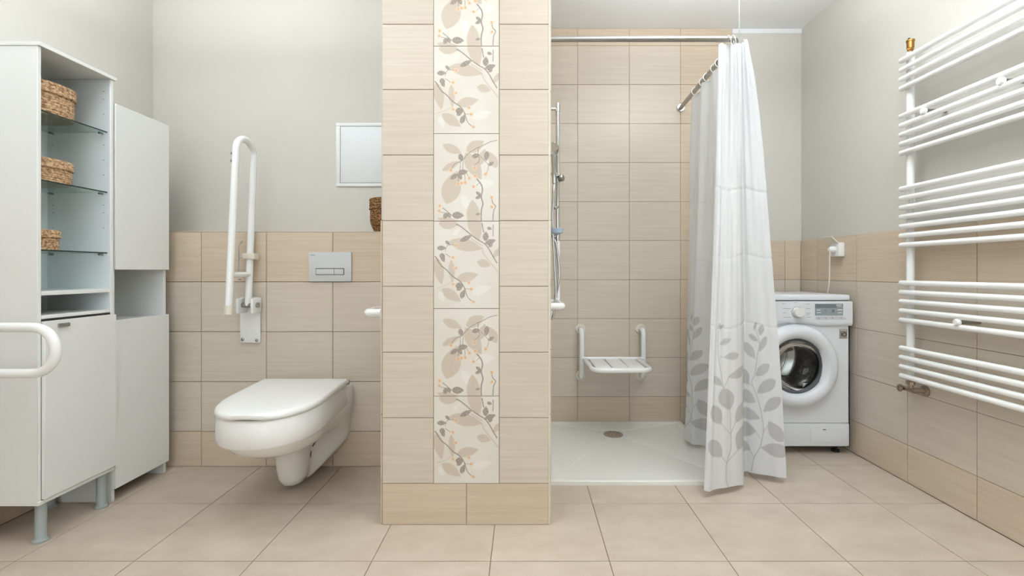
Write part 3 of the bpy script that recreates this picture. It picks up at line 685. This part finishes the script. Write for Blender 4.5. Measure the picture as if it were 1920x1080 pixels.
# plan keys: (top x, top y, bottom x, bottom y, u)
KEYS = [(1.000,2.84, 0.935,2.74, 0.00),(1.022,2.74, 0.900,2.66, 0.06),(0.995,2.66, 0.912,2.58, 0.12),(1.020,2.58, 0.972,2.585, 0.18),(0.998,2.50, 1.035,2.52, 0.25),(1.020,2.42, 1.075,2.45, 0.32),(1.004,2.35, 1.130,2.40, 0.39),(1.030,2.30, 1.185,2.31, 0.46),(1.052,2.262, 1.213,2.182, 0.52),
        (1.040,2.238, 1.128,2.218, 0.62),(1.022,2.240, 1.050,2.262, 0.72),(1.004,2.222, 0.982,2.126, 0.76),(0.975,2.228, 0.885,2.088, 0.86),(0.952,2.245, 0.818,2.070, 0.93),(0.935,2.228, 0.800,2.050, 0.965),(0.910,2.230, 0.779,2.064, 1.00)]
K = np.array(KEYS); NU, NV = 420, 420
u = np.linspace(0, 1, NU)
def interp_key(col):
    # smooth but tight interpolation through the keys
    x = K[:, 4]; y = K[:, col]; out = np.interp(u, x, y); ker = np.hanning(15); ker /= ker.sum()
    pad = np.pad(out, 7, mode='edge'); return np.convolve(pad, ker, 'valid')
tx, ty, bx, by = (interp_key(i) for i in range(4))
v = np.linspace(0, 1, NV)
ztop = np.where(u > 0.46, RZ, RZ+(RZB-RZ)*np.clip((2.84-RY)*(0.46-u)/0.46/0.82, 0, 1))-0.020
ztop = ztop-0.008*(0.5+0.5*np.cos(u*2*np.pi*12))*np.clip(np.abs(u-0.55)/0.1, 0, 1)+0.026*np.clip((0.075-np.abs(u-0.555))/0.02, 0, 1)
zbot = 0.030+0.012*np.exp(-((u-0.1)/0.1)**2)
V, U = np.meshgrid(v, u, indexing='ij')
EXP = np.interp(u, [0, 0.4, 0.52, 0.70, 0.78, 1], [0.9, 0.7, 0.6, 0.8, 1.1, 1.35])
Fm = V**EXP[None, :]
X = tx[None, :]+(bx-tx)[None, :]*Fm; Y = ty[None, :]+(by-ty)[None, :]*Fm; Z = ztop[None, :]+(zbot-ztop)[None, :]*V
dX = np.gradient(X, axis=1); dY = np.gradient(Y, axis=1); L = np.hypot(dX, dY)+1e-9; NX, NY = dY/L, -dX/L
rip = 0.006*np.sin(U*2*np.pi*17+1.2*np.sin(V*3))*np.exp(-V*2.2)+0.003*np.sin(U*2*np.pi*9+V*7+1)*np.sin(V*5+U*9)+0.0008*np.sin(U*60+V*31)*np.sin(V*40+U*13)
for h0 in (1.36, 1.05, 0.73): rip += 0.0028*np.exp(-((Z-h0-0.01*np.sin(U*20))/0.005)**2)
X = X+NX*rip; Y = Y+NY*rip
# leaf print
C = np.tile(np.array(lin((233, 235, 237))), (NV*NU, 1)); LG = (192, 193, 194)
ZZ = Z.ravel(); UU = U.ravel()
P1_st = [([(285,1015),(272,960),(275,870),(298,790),(298,700),(290,540),(250,415),(225,300),(205,200),(203,60)],5)]
P1_br = [([(235,625),(298,700)],4),([(325,620),(298,700)],4),([(245,825),(275,870)],4),([(345,790),(275,870)],4),([(235,395),(252,415)],4),([(282,348),(252,412)],4),([(250,226),(215,220)],3),([(218,143),(205,150)],3)]
P1_lf = [((292,112),(212,146),18,0),((345,215),(248,225),24,0),((400,292),(278,350),30,-10),((170,342),(240,398),22,0),((245,415),(292,552),48,0),((165,515),(238,632),42,0),((398,510),(322,630),38,0),((155,720),(248,830),44,0),((410,650),(335,800),52,0),((245,28),(185,50),12,0),((205,12),(220,60),10,0)]
P2_st = [([(447,940),(465,850),(500,780),(520,670),(510,560),(490,480),(460,390),(480,340),(500,220),(515,150),(490,50)],5)]
P2_br = [([(475,690),(505,735)],4),([(555,630),(520,690)],4),([(440,810),(462,850)],4),([(510,785),(500,790)],4),([(440,400),(462,410)],4)]
P2_lf = [((540,34),(518,100),20,0),((445,98),(508,138),16,0),((412,148),(484,244),30,0),((562,105),(512,198),20,0),((570,272),(484,352),28,0),((603,366),(490,454),34,0),((625,468),(525,564),32,0),((372,450),(480,514),40,0),((370,566),(502,610),36,0),((622,738),(552,618),40,0),((362,680),(478,690),46,0),((662,795),(506,785),42,0),((362,765),(444,812),32,0),((372,310),(440,405),40,0),((500,20),(480,70),10,0)]
def paint(C, mask, P, st, br, lf, op):
    idx = np.where(mask)[0]; Q = P[idx]; Cc = C[idx]
    for pts, wd in st+br: Cc = mixc(Cc, LG, cov(seg_d(Q, sm_pts(pts, 4))-wd/2, 3, op))
    for a, c, hw, bd in lf: Cc = mixc(Cc, LG, cov(leaf_d(Q, a, c, hw, bd)[0], 4, op))
    C[idx] = Cc
t = (0.735-ZZ)/(0.735-0.03)
def local(u0, u1, xl, xr, yb):                     # panel strip -> drawing units
    s = (UU-u0)/(u1-u0); yy = 30+t*(yb-30); return np.stack([xl+(xr-xl)*s, yy], 1)
pr_ = (t > -0.05)
paint(C, pr_ & (UU >= 0.74), local(1.0, 0.74, 130, 388, 1015), P1_st, P1_br, P1_lf, 0.85)
paint(C, pr_ & (UU >= 0.51) & (UU < 0.74), local(0.74, 0.52, 386, 640, 950), P2_st, P2_br, P2_lf, 0.85)
paint(C, pr_ & (UU < 0.24), local(0.24, -0.02, 640, 386, 950), P2_st, P2_br, P2_lf, 0.75)
paint(C, pr_ & (UU >= 0.24) & (UU < 0.51), local(0.51, 0.24, 130, 388, 1015), P1_st, P1_br, P1_lf, 0.75)
verts = np.stack([X.ravel(), Y.ravel(), Z.ravel()], 1)-np.array(sc.location)
faces = [(j*NU+i, j*NU+i+1, (j+1)*NU+i+1, (j+1)*NU+i) for j in range(NV-1) for i in range(NU-1)]
me = bpy.data.meshes.new('cloth'); me.from_pydata(verts.tolist(), [], faces); me.materials.append(CURT)
me.polygons.foreach_set('use_smooth', [True]*len(faces)); me.update()
ca = me.color_attributes.new('print', 'FLOAT_COLOR', 'POINT'); CC = np.ones((NU*NV, 4)); CC[:, :3] = C; ca.data.foreach_set('color', CC.ravel().astype(np.float32))
link(bpy.data.objects.new('cloth', me), sc)
# rings round the rod
def cring(p, axis, r=0.024):
    ax = Vector(axis).normalized(); q = Vector((0, 0, 1)).rotation_difference(ax)
    pts = [Vector(p)+q@Vector((r*math.cos(a)*1.0, r*math.sin(a), 0)) for a in [2*math.pi*k/24 for k in range(24)]]
    return MB().tube(pts, 0.0022, 8, closed=True)
for x in (0.962, 0.984): cring((x, RY, RZ-0.010), (1, 0, 0.25)).build('curtain_ring', PLASTIC, sc)
cring((RX-0.006, RY+0.012, RZ-0.010), (1, -1, 0)).build('curtain_ring', PLASTIC, sc)
for y in (2.36, 2.44, 2.50, 2.60, 2.66, 2.78): cring((RX, y, RZ+(RZB-RZ)*(y-RY)/(YS-RY)-0.010), (0.2, 1, 0)).build('curtain_ring', PLASTIC, sc)

# ------------------------------------------------------------------ washing machine
WX0, WX1, WY0, WY1 = 1.149, 1.748, 2.552, 2.985
wm = empty('washing_machine', ((WX0+WX1)/2, (WY0+WY1)/2, 0), 'white front-loading washing machine in the corner behind the curtain', 'washing machine')
DXc, DZc = 1.452, 0.476
b = MB(); b.box(WX0, WX0+0.006, WY0, WY1, 0.040, 0.820); b.box(WX1-0.006, WX1, WY0, WY1, 0.040, 0.820)
b.box(WX0, WX1, WY1-0.006, WY1, 0.040, 0.820); b.box(WX0, WX1, WY0, WY1, 0.814, 0.820); b.box(WX0, WX1, WY0, WY1, 0.040, 0.046)
N = 64; ci = []; rc = []                              # front panel with the round door opening
for k in range(N):
    a = 2*math.pi*k/N; ca, sa = math.cos(a), math.sin(a); ci.append((DXc+0.165*ca, DZc+0.165*sa))
    tx_ = (WX1-DXc)/ca if ca > 1e-6 else ((WX0-DXc)/ca if ca < -1e-6 else 1e9); tz_ = (0.820-DZc)/sa if sa > 1e-6 else ((0.040-DZc)/sa if sa < -1e-6 else 1e9)
    t_ = min(tx_, tz_); rc.append((DXc+ca*t_, DZc+sa*t_))
for cx_, cz_ in ((WX0, 0.04), (WX1, 0.04), (WX1, 0.82), (WX0, 0.82)):
    k = min(range(N), key=lambda q: (rc[q][0]-cx_)**2+(rc[q][1]-cz_)**2); rc[k] = (cx_, cz_)
b.loft([[(x, WY0+0.006, z) for x, z in ci], [(x, WY0, z) for x, z in ci], [(x, WY0, z) for x, z in rc], [(x, WY0+0.006, z) for x, z in rc]], False, False, smooth=False)
b.build('cabinet', WASHW, wm)
MB().rbox(WX0-0.001, WX1+0.001, WY0-0.006, WY1+0.005, 0.824, 0.855, 0.010, 3).build('top_lid', WASHW, wm)
MB().box(WX0+0.006, WX1-0.006, WY0, WY1-0.01, 0.818, 0.826).build('lid_gap', DARK, wm)
# control panel with an arched lower edge over the door
DXc, DZc = 1.452, 0.476
n = 40; top = 0.8205; rings = []
ox = [WX0-0.001+(WX1+0.004-WX0+0.001)*k/n for k in range(n+1)]
def low(x):
    base = 0.690; dx = abs(x-DXc)
    return base+0.016*max(0, 1-(dx/0.115)**2)**0.7 if dx < 0.115 else base
for yy, zi in ((WY0+0.002, 0.0), (WY0-0.010, 0.0), (WY0-0.016, 0.006), (WY0-0.018, 0.012)):
    rings.append([(x, yy, top-zi*0.3) for x in ox]+[(x, yy, low(x)+zi*1.6) for x in reversed(ox)])
cp = MB().loft(rings, smooth=False).build('control_panel', WASHW, wm)
fy = WY0-0.018
def flat(px0, py0, px1, py1, y, m, name, parent, t=0.0012):
    a, c = W(px0, py1, y), W(px1, py0, y); return MB().box(a.x, c.x, y-t, y+0.001, a.z, c.z).build(name, m, parent)
kb = W(1495, 585.2, fy)
MB().lathe([(0.033, 0), (0.033, 0.002), (0.029, 0.003)], (kb.x, fy, kb.z), (0, -1, 0), 40).build('knob_ring', mat('pale_grey_ring', (205, 209, 211), 0.35), cp)
kn = MB().lathe([(0.0275, 0.002), (0.027, 0.004), (0.026, 0.024), (0.0235, 0.027), (0.0, 0.0275)], (kb.x, fy, kb.z), (0, -1, 0), 40).build('dial_knob', PLASTIC, cp)
MB().lathe([(0.0284, 0.002), (0.0284, 0.008), (0.0272, 0.009)], (kb.x, fy, kb.z), (0, -1, 0), 40).build('knob_collar', CHROME, cp)
flat(1528, 569.5, 1580.5, 591.5, fy, LCD, 'display', cp)
flat(1528.5, 570, 1580, 577.5, fy-0.0013, LCDD, 'display_strip', cp, 0.0004)
for (a0, b0, a1, b1) in ((1568,571.2,1578.5,572.8),(1569,574.6,1579,575.8),(1570,580,1579,581.8),(1571,585.6,1579,587),(1531.5,580.6,1538.5,582),(1531.5,585.6,1539.5,587)):
    flat(a0, b0, a1, b1, fy-0.0014, PLASTIC, 'display_mark', cp, 0.0004)
for (a0, b0, a1, b1) in ((1546,581,1550,581.8),(1546,583.5,1549,584.2),(1560,580,1564.5,586)):
    flat(a0, b0, a1, b1, fy-0.0014, LCDD, 'display_mark', cp, 0.0004)
flat(1529.5, 595.2, 1586.5, 599.4, fy, mat('pale_button_strip', (205, 210, 213), 0.35), 'button_strip', cp)
for px in (1535, 1548, 1561, 1577): flat(px-0.8, 596.2, px+1.2, 598.2, fy-0.0013, PRINTG, 'button_mark', cp, 0.0004)
flat(1529.5, 594.2, 1581, 594.8, fy-0.0002, PRINTG, 'button_line', cp, 0.0006)
for (a0, b0, a1) in ((1466.5,569.6,1473),(1468,578.5,1483),(1468,587,1474),(1468,595,1483),(1510,569.8,1518),(1511,578.5,1519.5),(1511,587.4,1519.5),(1511,590.2,1518),(1511,594.6,1520.5),(1488,567.6,1496)):
    flat(a0, b0-0.35, a1, b0+0.35, fy, PRINTG, 'program_mark', cp, 0.0005)
# plinth
MB().rbox(WX0+0.001, WX1-0.003, WY0-0.004, WY0+0.02, 0.042, 0.166, 0.006).build('plinth', WASHW, wm)
MB().box(WX0+0.004, WX1-0.006, WY0-0.001, WY0+0.01, 0.1655, 0.1695).build('plinth_gap', GREYPL, wm)
a, c = W(1520, 833, WY0-0.004), W(1574, 804, WY0-0.004)
fl = MB().rbox(a.x, c.x, WY0-0.0055, WY0, a.z+0.012, c.z, 0.0012).build('filter_flap', WASHW, wm)
k = W(1546, 805.6, WY0-0.006); MB().rbox(k.x-0.008, k.x+0.008, WY0-0.007, WY0-0.005, k.z-0.0018, k.z+0.0018, 0.0008).build('flap_slot', BLACK, fl)
for x in (WX0+0.05, WX1-0.05):
    for y in (WY0+0.04, WY1-0.05): MB().lathe([(0.02, 0), (0.02, 0.012), (0.009, 0.014), (0.009, 0.045)], (x, y, 0), n=16).build('foot', BLACK, wm)
# door
pf = [(0.214, 0.0), (0.222, -0.010), (0.221, -0.024), (0.210, -0.042), (0.192, -0.052), (0.175, -0.052), (0.160, -0.046), (0.151, -0.036), (0.147, -0.024), (0.146, -0.004)]
b = MB(); o = (DXc, WY0, DZc); N = 72; vv = []; ff = []
for i, (r_, hh) in enumerate(pf):
    for k in range(N):
        a = 2*math.pi*k/N; rr = r_; h2 = hh
        # grip recess on the right of the inner rim
        da = (a+math.pi) % (2*math.pi)-math.pi
        if abs(da) < 0.62 and i >= 5:
            e = (1-(abs(da)/0.62)**4); rr = r_-0.012*e if i < 9 else r_; h2 = hh+0.012*e*(i in (6, 7, 8))
        vv.append((DXc+rr*math.cos(a), WY0+h2, DZc+rr*math.sin(a)))
for i in range(len(pf)-1):
    for k in range(N): ff.append((i*N+k, i*N+(k+1) % N, (i+1)*N+(k+1) % N, (i+1)*N+k))
door = b.add(vv, ff, True).build('door', WASHW, wm)
MB().lathe([(0.149, 0.0), (0.148, 0.016), (0.139, 0.020), (0.134, 0.012), (0.132, -0.002)], (DXc, WY0-0.002, DZc), (0, -1, 0), 64, caps=False).build('door_gasket', RUBBER, door)
MB().lathe([(0.137, 0.010), (0.132, 0.0), (0.118, -0.022), (0.095, -0.040), (0.05, -0.048), (0.0, -0.050)], (DXc, WY0-0.004, DZc), (0, -1, 0), 64, caps=False).build('door_glass', DOORGL, door)
MB().lathe([(0.166, 0.002), (0.160, -0.010), (0.170, -0.022), (0.158, -0.034), (0.172, -0.046), (0.185, -0.052)], (DXc, WY0, DZc), (0, -1, 0), 64, caps=False).build('door_boot', RUBBER, wm)
MB().lathe([(0.150, -0.050), (0.200, -0.056), (0.205, -0.070), (0.205, -0.330), (0.190, -0.345), (0.06, -0.352), (0.05, -0.338), (0.0, -0.336)], (DXc, WY0, DZc), (0, -1, 0), 72, caps=False).build('drum', DRUMM, wm)
for i in range(3):
    a = math.radians(70+i*120); rad = Vector((math.cos(a), 0, math.sin(a))); tan = Vector((-math.sin(a), 0, math.cos(a)))
    rings = []
    for yy, hh in ((0.072, 0.03), (0.085, 0.055), (0.20, 0.062), (0.31, 0.05), (0.325, 0.03)):
        o = Vector((DXc, WY0+yy, DZc)); rings.append([o+rad*0.206+tan*0.036, o+rad*(0.206-hh*0.6)+tan*0.026, o+rad*(0.206-hh), o+rad*(0.206-hh*0.6)-tan*0.026, o+rad*0.206-tan*0.036])
    MB().loft(rings).build('drum_lifter', DRUMM, wm)
for i in range(6):                                    # pressed ribs of the drum back
    a = math.radians(10+i*60); p0 = Vector((DXc+0.06*math.cos(a), WY0+0.343, DZc+0.06*math.sin(a))); p1 = Vector((DXc+0.185*math.cos(a), WY0+0.340, DZc+0.185*math.sin(a)))
    MB().tube([p0, (p0+p1)/2, p1], 0.012, 10, radii=[0.016, 0.012, 0.008]).build('drum_rib', DRUMM, wm)
for rr in (0.100, 0.150):
    pts = [(DXc+rr*math.cos(2*math.pi*i/60), WY0+0.344, DZc+rr*math.sin(2*math.pi*i/60)) for i in range(60)]
    MB().tube(pts, 0.005, 8, closed=True).build('drum_rib', DRUMM, wm)
hole = MB().lathe([(0.0032, 0), (0.0032, 0.0012)], (0, 0, 0), n=6).mesh('drum_hole', DARK)
for jj, yy in enumerate((0.095, 0.125, 0.155, 0.185, 0.215, 0.245, 0.275, 0.305)):
    for k in range(36):
        a = 2*math.pi*(k+0.5*(jj % 2))/36; o = bpy.data.objects.new('drum_hole', hole)
        p = Vector((DXc+0.2046*math.cos(a), WY0+yy, DZc+0.2046*math.sin(a))); o.location = p-wm.location
        o.rotation_mode = 'QUATERNION'; o.rotation_quaternion = Vector((0, 0, 1)).rotation_difference(Vector((-math.cos(a), 0, -math.sin(a)))); link(o, wm)
# small warranty sticker with ring mark
st_ = flat(1574, 616.8, 1588.5, 635, WY0-0.0008, mat('sticker_grey', (150, 145, 135), 0.5), 'sticker', wm, 0.0006)
a, c = W(1576, 632.5, WY0), W(1587, 621.5, WY0); zc_ = (a.z+c.z)/2; sy = WY0-0.0019
MB().box(a.x+0.003, a.x+0.0068, sy-0.0003, sy+0.0006, zc_-0.009, zc_+0.009).build('sticker_digit', DARK, st_)
pts = [(a.x+0.0205+0.0098*math.cos(2*math.pi*i/24), sy, zc_+0.010*math.sin(2*math.pi*i/24)) for i in range(24)]
MB().tube(pts, 0.0017, 6, closed=True).build('sticker_digit', DARK, st_)
flat(1575.3, 618.2, 1587.2, 619.4, WY0-0.0016, PLASTIC, 'sticker_line', st_, 0.0004)

# ------------------------------------------------------------------ wall socket, plug and cord
so = empty('power_socket', (XR, 2.68, 1.06), 'white wall socket with its flap open above the washing machine', 'socket')
MB().rbox(XR-0.034, XR-0.0005, 2.636, 2.716, 1.064, 1.141, 0.004).build('housing', PLASTIC, so)
k = MB(); q = [(XR-0.034, 2.640, 1.136), (XR-0.034, 2.712, 1.136), (XR-0.074, 2.712, 1.172), (XR-0.074, 2.640, 1.172)]
nrm = Vector((0.65, 0, 0.75)).normalized()*0.006
k.add(q+[tuple(Vector(p)+nrm) for p in q], [(0,3,2,1),(4,5,6,7),(0,1,5,4),(1,2,6,5),(2,3,7,6),(3,0,4,7)]).build('flap', CREAM_PL, so)
pc = empty('power_cable', (XR-0.05, 2.69, 0.86), 'white plug and cable running from the socket down to the washing machine', 'cord')
MB().lathe([(0.019, 0), (0.019, 0.016), (0.014, 0.026), (0.010, 0.030)], (XR-0.0345, 2.676, 1.104), (-1, 0, 0), 20).build('plug', PLASTIC, pc)
MB().tube(catmull([(XR-0.055, 2.676, 1.098), (XR-0.060, 2.676, 1.06), (XR-0.058, 2.68, 1.01), (XR-0.046, 2.70, 0.94), (XR-0.040, 2.715, 0.89), (XR-0.044, 2.72, 0.856)], 8), 0.0035, 10).build('cable', CREAM_PL, pc)

# ------------------------------------------------------------------ towel radiator
ra = empty('towel_radiator', (1.71, 1.75, 0.45), 'white towel radiator with grouped horizontal tubes on the right wall', 'radiator')
RXr, RXv, YA, YB = 1.702, 1.730, 2.150, 1.35; sR = F/2.150
YV = 2.128
ysr = [115,132.5,150,167.5, 219,236.3,253.6,271,288, 355,372.5,390,407.5,425,442.5,460, 530.5,547.8,565,582.3,599.5, 652,669.2,686.4,703.5]
rail = None
for p in ysr:
    z = HC-(p-CY)/sR
    if rail is None:
        b = MB(); b.tube([(RXr, YA, z), (RXr, YA-0.0025, z), (RXr, YA-0.006, z), (RXr, YB+0.006, z), (RXr, YB, z)], 0.0118, 18, radii=[0.008, 0.0112, 0.0118, 0.0118, 0.008])
        rail = b.build('rail', ENAMEL, ra); z_first = z
    else:
        o = rail.copy(); o.location = rail.location+Vector((0, 0, z-z_first)); COL.objects.link(o); o.parent = ra
zr0, zr1 = HC-(708-CY)/sR, HC-(103-CY)/sR
for y in (YV, YB+0.022): MB().tube([(RXv, y, zr0-0.004), (RXv, y, zr1)], 0.0155, 20).build('upright', ENAMEL, ra)
def clip(px, py):
    # wall bracket gripping between two rails: cap in front, stem to the wall
    y = F*RXr/(px-CX); p = W(px, py, y); e = MB()
    e.tube([(RXr+0.006, y, p.z), (XR+0.0075, y, p.z)], 0.0085, 12); st = e.build('wall_bracket', STEEL, ra)
    MB().lathe([(0.0135, 0), (0.0135, 0.012), (0.011, 0.015), (0.0, 0.016)], (RXr-0.003, y, p.z), (-1, 0, 0), 24).build('bracket_cap', PLASTIC, st)
    return st
clip(1736, 208); clip(1882, 152); clip(1799, 604.5)
av = MB().lathe([(0.010, 0), (0.010, 0.012), (0.014, 0.014), (0.014, 0.022)], (RXv, YV, zr1-0.002), n=6).build('air_vent', BRASS, ra)
MB().lathe([(0.0145, 0.0), (0.0145, 0.028), (0.0165, 0.029), (0.0165, 0.036), (0.012, 0.038)], (RXv, YV, zr1+0.020), n=24).build('vent_body', BRASS, av)
MB().lathe([(0.005, 0), (0.005, 0.010), (0.0, 0.012)], (RXv-0.004, YV+0.003, zr1+0.056), n=12).build('vent_cap', BLACK, av)
zv = zr0-0.004
va = MB().lathe([(0.012, 0), (0.012, -0.006), (0.0175, -0.008), (0.0175, -0.022), (0.011, -0.025), (0.011, -0.055)], (RXv, YV, zv), n=8).build('valve', NICKEL, ra)
b = MB().tube([(RXv, YV+0.036, zv-0.045), (RXv, YV-0.02, zv-0.045)], 0.0125, 18); b.build('valve_body', NICKEL, va)
MB().lathe([(0.015, 0), (0.017, 0.004), (0.017, 0.012), (0.009, 0.018), (0, 0.018)], (RXv-0.012, YV+0.034, zv-0.045), (-0.8, 0.3, 0), 20).build('valve_cap', NICKEL, va)
b = MB().tube([(RXv, YV-0.01, zv-0.045), (XR-0.002, YV-0.022, zv-0.045)], 0.012, 16); b.lathe([(0.024, 0), (0.024, 0.007), (0.016, 0.012)], (XR-0.0005, YV-0.022, zv-0.045), (-1, 0, 0), 24)
b.build('wall_union', NICKEL, va)

# ------------------------------------------------------------------ pendant bowl uplighters, unseen above the frame, added to bounce light off the ceiling
def pendant(x, y, power, label, zb=1.98):
    la = empty('added_pendant_lamp', (x, y, zb), label, 'lamp', 'added pendant bowl lamps for bounced light')
    MB().lathe([(0.0, 0.0), (0.08, 0.006), (0.15, 0.035), (0.19, 0.085), (0.184, 0.085), (0.145, 0.042), (0.08, 0.014), (0.0, 0.010)], (x, y, zb), n=48).build('lamp_bowl', CERAMIC, la)
    MB().tube([(x, y, zb+0.008), (x, y, ZC-0.001)], 0.006, 12).build('lamp_stem', STEEL, la)
    MB().lathe([(0.05, -0.02), (0.055, -0.001)], (x, y, ZC), n=32).build('ceiling_rose', CERAMIC, la)
    area('added_uplight', (x, y, zb+0.07), (math.pi, 0, 0), 0.30, 0.30, power, (0.91, 0.96, 1.0), 'DISK')
pendant(-1.35, 1.5, 13, 'added, unseen white bowl pendant lamp overhead before the toilet', 2.0)
pendant(0.95, 1.8, 12.5, 'added, unseen white bowl pendant lamp overhead before the shower', 2.07)
pendant(0.95, 0.9, 27, 'added, unseen white bowl pendant lamp overhead on the radiator side')
pendant(-0.95, 0.5, 13, 'added, unseen white bowl pendant lamp overhead beside the camera')
